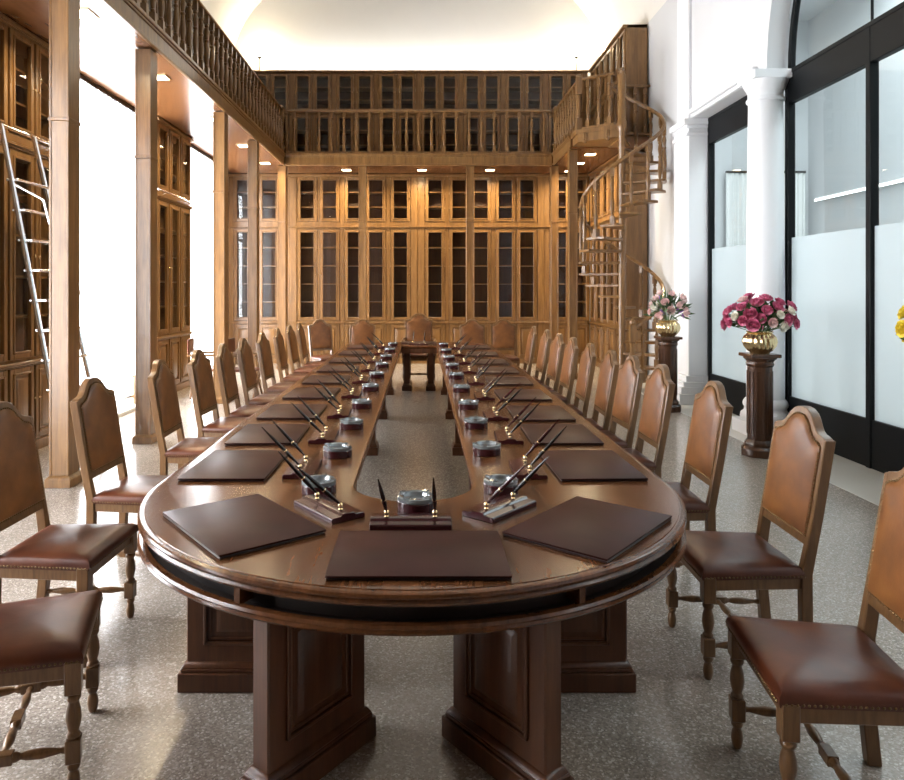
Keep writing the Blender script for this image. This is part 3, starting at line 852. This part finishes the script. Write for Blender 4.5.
# ---------------------------------------------------------------- flower pedestals
def flower_pedestal(x, y, label):
    t = thing('flower_pedestal', label, 'pedestal', (x, y, 0), R(22), 'wooden flower pedestals')
    o8 = lambda r: [(r, 0), (r, 0)]
    build(MB().lathe([(.125, .16), (.125, .92)], 8, Matrix.Rotation(R(22.5), 4, 'Z')), 'shaft', 'pedwood', t, bevel=.006)
    f = MB()
    for k in range(8):
        T = Matrix.Rotation(R(45*k), 4, 'Z')
        f.box(.1155, .122, -.032, -.024, .22, .86, T).box(.1155, .122, .024, .032, .22, .86, T).box(.1155, .122, -.032, .032, .22, .23, T).box(.1155, .122, -.032, .032, .85, .86, T)
    build(f, 'raised_panel', 'pedwood', t, bevel=.002)
    build(MB().lathe([(.185, 0), (.185, .07), (.17, .085), (.15, .10), (.155, .12), (.135, .15), (.125, .165)], 8, Matrix.Rotation(R(22.5), 4, 'Z')), 'base', 'pedwood', t, bevel=.004)
    build(MB().lathe([(.125, .90), (.14, .92), (.14, .94), (.13, .95), (.15, .975), (.165, .985), (.17, 1.0)], 8, Matrix.Rotation(R(22.5), 4, 'Z')).box(-.15, .15, -.15, .15, 1.0, 1.035, Matrix.Rotation(R(-22), 4, 'Z')), 'top', 'pedwood', t, bevel=.005)
    return t
def vase(x, y, z, label, sc=1):
    t = thing('brass_vase', label, 'vase', (x, y, z), 0, 'lobed brass vases')
    build(MB().lathe([(.09*sc, 0), (.095*sc, .012), (.12*sc, .03), (.155*sc, .075), (.168*sc, .12), (.155*sc, .17), (.125*sc, .2), (.115*sc, .212)], 64, lobes=16, amp=.07), 'body', 'brass', t)
    build(MB().lathe([(.108*sc, .208), (.125*sc, .214), (.13*sc, .222), (.12*sc, .228), (.10*sc, .222), (.095*sc, .2)], 32), 'rim', 'brass', t)
    return t
def rose_mesh(mat, r=.05):
    b = MB(); rg = random.Random(3)
    for ring, (n, rad, tilt, size) in enumerate([(6, .85, 68, .95), (6, .62, 45, .9), (5, .4, 25, .8), (4, .18, 8, .7)]):
        for k in range(n):
            a = 2*PI*(k+.5*(ring % 2))/n + rg.uniform(-.2, .2)
            T = Matrix.Rotation(a, 4, 'Z') @ TR(rad*r*.55, 0, ring*.1*r) @ Matrix.Rotation(R(tilt), 4, 'Y')
            vs = []; fs = []
            for i in range(4):
                for j in range(5):
                    u = i/3; v = (j-2)/2
                    wd = size*r*(.35 + .65*math.sin(PI*(.15+.72*u)))
                    vs.append((-.25*r*(u**2) + .22*r*v*v*(-1), wd*v*.9, u*size*r*1.25))
            for i in range(3):
                for j in range(4): fs.append((i*5+j, i*5+j+1, i*5+j+6, i*5+j+5))
            b.add(vs, fs, T)
    return b.mesh('bloom', mat)
def tulip_mesh(mat, r=.03):
    b = MB()
    for k in range(6):
        T = Matrix.Rotation(R(60*k), 4, 'Z') @ TR(r*.2, 0, 0) @ Matrix.Rotation(R(14 + 16*(k % 2)), 4, 'Y')
        vs = []; fs = []
        for i in range(5):
            for j in range(3):
                u = i/4; v = j-1
                wd = r*.8*math.sin(PI*(.12+.80*u))
                vs.append((r*.55*math.sin(PI*u*.75) - .12*r*v*v, wd*v, u*r*2.6))
        for i in range(4):
            for j in range(2): fs.append((i*3+j, i*3+j+1, i*3+j+4, i*3+j+3))
        b.add(vs, fs, T)
    return b.mesh('bloom', mat)
def bouquet(x, y, z, label, kinds, n, rad, hgt, seed, leaf_long=False):
    rg = random.Random(seed)
    t = thing('flower_bouquet', label, 'flowers', (x, y, z), 0, 'flowers in the brass vases')
    fo = MB(); sm = MB()
    for i in range(n):
        a = i*2.399963; q = math.sqrt((i+.5)/n)
        el = q*R(100)
        d = Vector((math.sin(el)*math.cos(a), math.sin(el)*math.sin(a), math.cos(el)))
        rr = rg.uniform(.85, 1.1)
        p = Vector((d.x*rad*rr, d.y*rad*.8*rr, hgt*.35 + d.z*hgt*.62*rr))
        me = kinds[rg.randrange(len(kinds))]
        o = link('bloom', me, t, p, d.to_track_quat('Z', 'Y').to_euler())
        s = rg.uniform(.85, 1.15); o.scale = (s, s, s)
        sm.tube([(0, 0, -.06), (p.x*.4, p.y*.4, p.z*.45), tuple(p)], .004, 5)
    for i in range(n*5):
        a = rg.uniform(0, 2*PI); el = rg.uniform(.1, 1.75)
        d = Vector((math.sin(el)*math.cos(a), math.sin(el)*math.sin(a), math.cos(el)))
        rr = rg.uniform(.45, .95)
        p = Vector((d.x*rad*rr, d.y*rad*.8*rr, hgt*.3 + d.z*hgt*.55*rr))
        L = rg.uniform(.1, .2) if leaf_long else rg.uniform(.05, .10); W = L*(.13 if leaf_long else .28)
        T = Matrix.Translation(p) @ (d + Vector((rg.uniform(-.6, .6), rg.uniform(-.6, .6), rg.uniform(-.3, .6)))).to_track_quat('Z', 'Y').to_matrix().to_4x4() @ Matrix.Rotation(rg.uniform(0, 6), 4, 'Z')
        fo.add([(0, 0, 0), (W, .15*L, L*.45), (0, .08*L, L*.5), (-W, .15*L, L*.45), (0, .3*L, L)], [(0, 1, 2), (0, 2, 3), (1, 4, 2), (2, 4, 3)], T)
    f = build(fo, 'foliage', 'leaf', t); f['kind'] = 'stuff'
    build(sm, 'stems', 'stem', t)
rp, rq, rc = rose_mesh('pink', .041), rose_mesh('palepink', .038), rose_mesh('cream_p', .036)
tp, tw, tq = tulip_mesh('purple'), tulip_mesh('cream_p', .034), tulip_mesh('palepink', .034)
yl = rose_mesh('yellow', .045)
for (x, y, a, b, c, kinds, n, rad, hg, sd, lf) in [
    (3.45, 7.13, 'dark wooden flower pedestal carrying the pink roses', 'lobed brass vase holding the pink roses', 'bouquet of deep pink roses in the brass vase before the white column', [rp, rp, rp, rp, rp, rp, rq, rc], 46, .32, .37, 5, False),
    (3.44, 9.75, 'dark wooden flower pedestal by the white pilaster near the stair', 'lobed brass vase by the stair holding pale lilies', 'loose bouquet of pale pink and purple flowers near the spiral stair', [tq, tw, tp, rq, tq], 22, .22, .42, 8, True),
    (3.75, 4.98, 'dark wooden flower pedestal carrying the yellow flowers', 'lobed brass vase holding the yellow flowers', 'bouquet of yellow flowers cut off by the picture edge', [yl, yl, yl, rc], 24, .27, .44, 11, False)]:
    flower_pedestal(x, y, a); vase(x, y, 1.035, b); bouquet(x, y, 1.035+.19, c, kinds, n, rad, hg, sd, lf)

# ---------------------------------------------------------------- curtains, radiators, ladder
def curtain(y0, y1, label, x=-4.2, z0=.16, z1=4.27, group='sheer window curtains', mat='curtain'):
    vs = []; fs = []; n = int((y1-y0)/.018)
    for j, z in enumerate((z0, 2.2, z1-.1, z1)):
        for i in range(n+1):
            y = y0 + (y1-y0)*i/n
            u = i*.018/.115*2*PI
            vs.append((x + .028*math.sin(u) + .010*math.sin(u*.37+j), y, z))
    for j in range(3):
        for i in range(n): fs.append((j*(n+1)+i, j*(n+1)+i+1, (j+1)*(n+1)+i+1, (j+1)*(n+1)+i))
    t = thing('curtain', label, 'curtain', (0, 0, 0), 0, group)
    build(MB().add(vs, fs), 'fabric', mat, t)
    build(MB().box(x-.03, x+.03, y0, y1, z1, z1+.05), 'curtain_rail', 'darkmetal', t)
    return t
c1 = curtain(7.88, 10.58, 'white sheer pleated curtain between the ladder bookcase and three-door bookcase')
curtain(12.36, 14.86, 'white sheer pleated curtain past the three-door bookcase, near the back corner')
curtain(1.45, 4.65, 'added white sheer pleated curtain, out of view, nearest the camera')  # hangs in the added fill window
hc = curtain(-8.95, -7.1, 'white curtain at the end of the hall, seen through the narrow glazed opening', x=16.3, z0=.05, z1=4.4, mat='whitecloth')
hc.rotation_euler = (0, 0, R(90))
def radiator(y0, y1, label):
    t = thing('radiator_cover', label, 'radiator cover', (-4.05, (y0+y1)/2, 0))
    h = (y1-y0)/2
    build(MB().box(-.06, .06, -h, h, .05, .43), 'body', 'honey', t, bevel=.004)
    build(MB().box(-.075, .08, -h-.01, h+.01, .43, .46), 'top', 'honey', t, bevel=.005)
    build(MB().box(-.07, .075, -h-.005, h+.005, 0, .05), 'plinth', 'honey', t, bevel=.004)
radiator(10.0, 10.55, 'low wooden radiator cover at the foot of the first curtain')
struct(MB().box(-4.42, -3.98, 7.84, 10.6, 0, .05), 'trim_7', 'stone')
ld = thing('library_ladder', 'steel library ladder leaning on the near bookcase behind the post', 'ladder', (0, 0, 0))
A0, A1 = Vector((-3.90, 6.50, 3.22)), Vector((-3.36, 6.62, .02))
B0, B1 = Vector((-3.90, 7.05, 3.22)), Vector((-3.22, 7.16, .02))
for a, b in ((A0, A1), (B0, B1)):
    d = (b-a)
    build(MB().tube([tuple(a), tuple(a + d*.5), tuple(b)], .024, 8), 'stile', 'steel', ld)
    build(MB().lathe([(.03, 0), (.034, .01), (.03, .05)], 12), 'rubber_foot', 'black', ld, loc=(b.x, b.y, 0))
for k in range(10):
    u = .16 + .088*k
    a, b = A0.lerp(A1, u), B0.lerp(B1, u)
    build(MB().box(min(a.x, b.x)-.05, max(a.x, b.x)+.04, a.y, b.y, a.z-.012, a.z+.012), 'tread', 'steel', ld, bevel=.004)
build(MB().tube([tuple(A0.lerp(A1, .17)), tuple(A0.lerp(A1, .2)+Vector((.22, .1, -.05))), tuple(A0.lerp(A1, .5)+Vector((.2, .25, 0)))], .012, 8), 'hand_grip', 'steel', ld)
for a in (A0, B0):
    build(MB().tube([tuple(a), (a.x-.06, a.y, a.z+.04), (a.x-.08, a.y, a.z+.02), (a.x-.08, a.y, a.z)], .012, 8), 'hook', 'steel', ld)
o = build(MB().tube([(-3.955, 5.95, 3.24), (-3.955, 7.78, 3.24)], .014, 8).tube([(-3.955, 6.2, 3.24), (-4.03, 6.2, 3.24)], .01, 6).tube([(-3.955, 7.5, 3.24), (-4.03, 7.5, 3.24)], .01, 6), 'ladder_rail', 'steel')
tag(o, 'steel ladder rail along the ledge of the near bookcase', 'rail', 'ladder rails on the bookcases')
o = build(MB().tube([(-4.02, 10.6, 3.14), (-4.0, 10.6, 3.20)], .008, 6).tube([(-3.96, 10.55, 3.2), (-3.96, 12.45, 3.2)], .014, 8).tube([(-4.02, 10.9, 3.17), (-3.96, 10.9, 3.2)], .01, 6).tube([(-4.02, 12.1, 3.17), (-3.96, 12.1, 3.2)], .01, 6), 'ladder_rail', 'steel')
tag(o, 'steel ladder rail along the ledge of the three-door bookcase', 'rail', 'ladder rails on the bookcases')
build(MB().tube([(-4.1, 8.0, 2.9), (-4.09, 8.15, 2.2), (-4.08, 8.4, 1.6), (-4.1, 8.5, 1.35)], .006, 6), 'pull_cord', 'darkmetal', c1)

# ---------------------------------------------------------------- lamps
def area(name, loc, rot, sx, sy, e, col=(1, 1, 1), spread=180):
    l = bpy.data.lights.new(name, 'AREA'); l.shape = 'RECTANGLE'; l.size = sx; l.size_y = sy; l.energy = e; l.color = col
    l.spread = R(spread)
    o = bpy.data.objects.new(name, l); COL.objects.link(o); o.location = loc; o.rotation_euler = rot
    return o
def point(name, loc, e, col, r=.05):
    l = bpy.data.lights.new(name, 'POINT'); l.energy = e; l.color = col; l.shadow_soft_size = r
    o = bpy.data.objects.new(name, l); COL.objects.link(o); o.location = loc
WARM = (1, .80, .50)
def downlight(x, y, label, e=22):
    t = thing('ceiling_light', label, 'ceiling light', (x, y, ZS), 0, 'recessed lights under the galleries')
    build(MB().box(-.12, -.095, -.12, .12, -.012, 0).box(.095, .12, -.12, .12, -.012, 0).box(-.095, .095, -.12, -.095, -.012, 0).box(-.095, .095, .095, .12, -.012, 0), 'frame', 'brass', t)
    build(MB().box(-.095, .095, -.095, .095, -.008, -.002), 'diffuser', 'lamp', t)
    area('downlight', (x, y, ZS-.02), (0, 0, 0), .18, .18, e, WARM, 150)
for i, y in enumerate((6.7, 8.7, 10.85, 12.85, 14.6)):
    downlight(-3.25, y, 'square recessed light under the curtained-side gallery, %s from the camera' % ORD[i], 30)
for i, x in enumerate((-1.64, .02, 1.52)):
    downlight(x, 15.42, 'square recessed light under the back gallery, %s from the curtained side' % ORD[i], 46)
for i, y in enumerate((13.65, 14.6, 15.55)):
    downlight(3.3, y, 'square recessed light under the stair-side gallery, %s from the stair' % ORD[i], 40)
for x, l in ((-3.72, 'small bright spot lamp on the upper bookcase, curtained-side corner'), (3.58, 'small bright spot lamp on the upper bookcase, stair-side corner')):
    t = thing('spot_lamp', l, 'lamp', (x, 16.12, 6.69), 0, 'spot lamps on the upper bookcases')
    build(MB().lathe([(.05, 0), (.05, .012), (.012, .02), (.010, .30), (.02, .32)], 12), 'stand', 'darkmetal', t)
    build(MB().lathe([(.02, .32), (.05, .34), (.06, .36), (.058, .37)], 16), 'lamp_head', 'darkmetal', t)
    build(MB().lathe([(.01, .365), (.045, .372), (.05, .40), (.03, .43), (.005, .44)], 16), 'bulb', 'bulb', t)
    point('spot_glow', (x, 16.12, 7.2), 40, (1, .8, .5))

# daylight
DAY = (.97, .98, 1.0)
for (a, b), e in zip(wins, (1000, 950, 850)):  # the first one is fill through the added, unseen window
    area('daylight', (XL-.5, (a+b)/2, 2.2), (0, R(-90), 0), 4.1, b-a, e, DAY)
# light of the hall behind the glazed partition
area('hall_light', (7.2, 6.5, 7.7), (0, 0, 0), 3.2, 14, 640, (.90, .97, 1.0))
# added area lights, unseen from below, that brighten the vault
area('vault_fill', (0, 16.2, 6.75), (R(180), 0, 0), 6.5, .25, 85, (1, .93, .80))
area('vault_fill', (-4.2, 9, 6.9), (0, R(180-25), 0), .25, 10, 22, (1, .93, .82))
area('vault_fill', (4.15, 5, 7.0), (0, R(180+25), 0), .25, 14, 22, (1, .96, .90))
w = bpy.data.worlds.new('world'); scene.world = w; w.use_nodes = True
w.node_tree.nodes['Background'].inputs['Color'].default_value = (.9, .95, 1, 1)
w.node_tree.nodes['Background'].inputs['Strength'].default_value = .6

scene.view_settings.view_transform = 'Standard'
scene.view_settings.look = 'None'
scene.view_settings.gamma = 1
scene.view_settings.exposure = .36
scene.cycles.max_bounces = 8
scene.cycles.diffuse_bounces = 4
scene.cycles.glossy_bounces = 4
scene.cycles.transparent_max_bounces = 12
scene.cycles.sample_clamp_indirect = 6
scene.cycles.caustics_reflective = False
scene.cycles.caustics_refractive = False
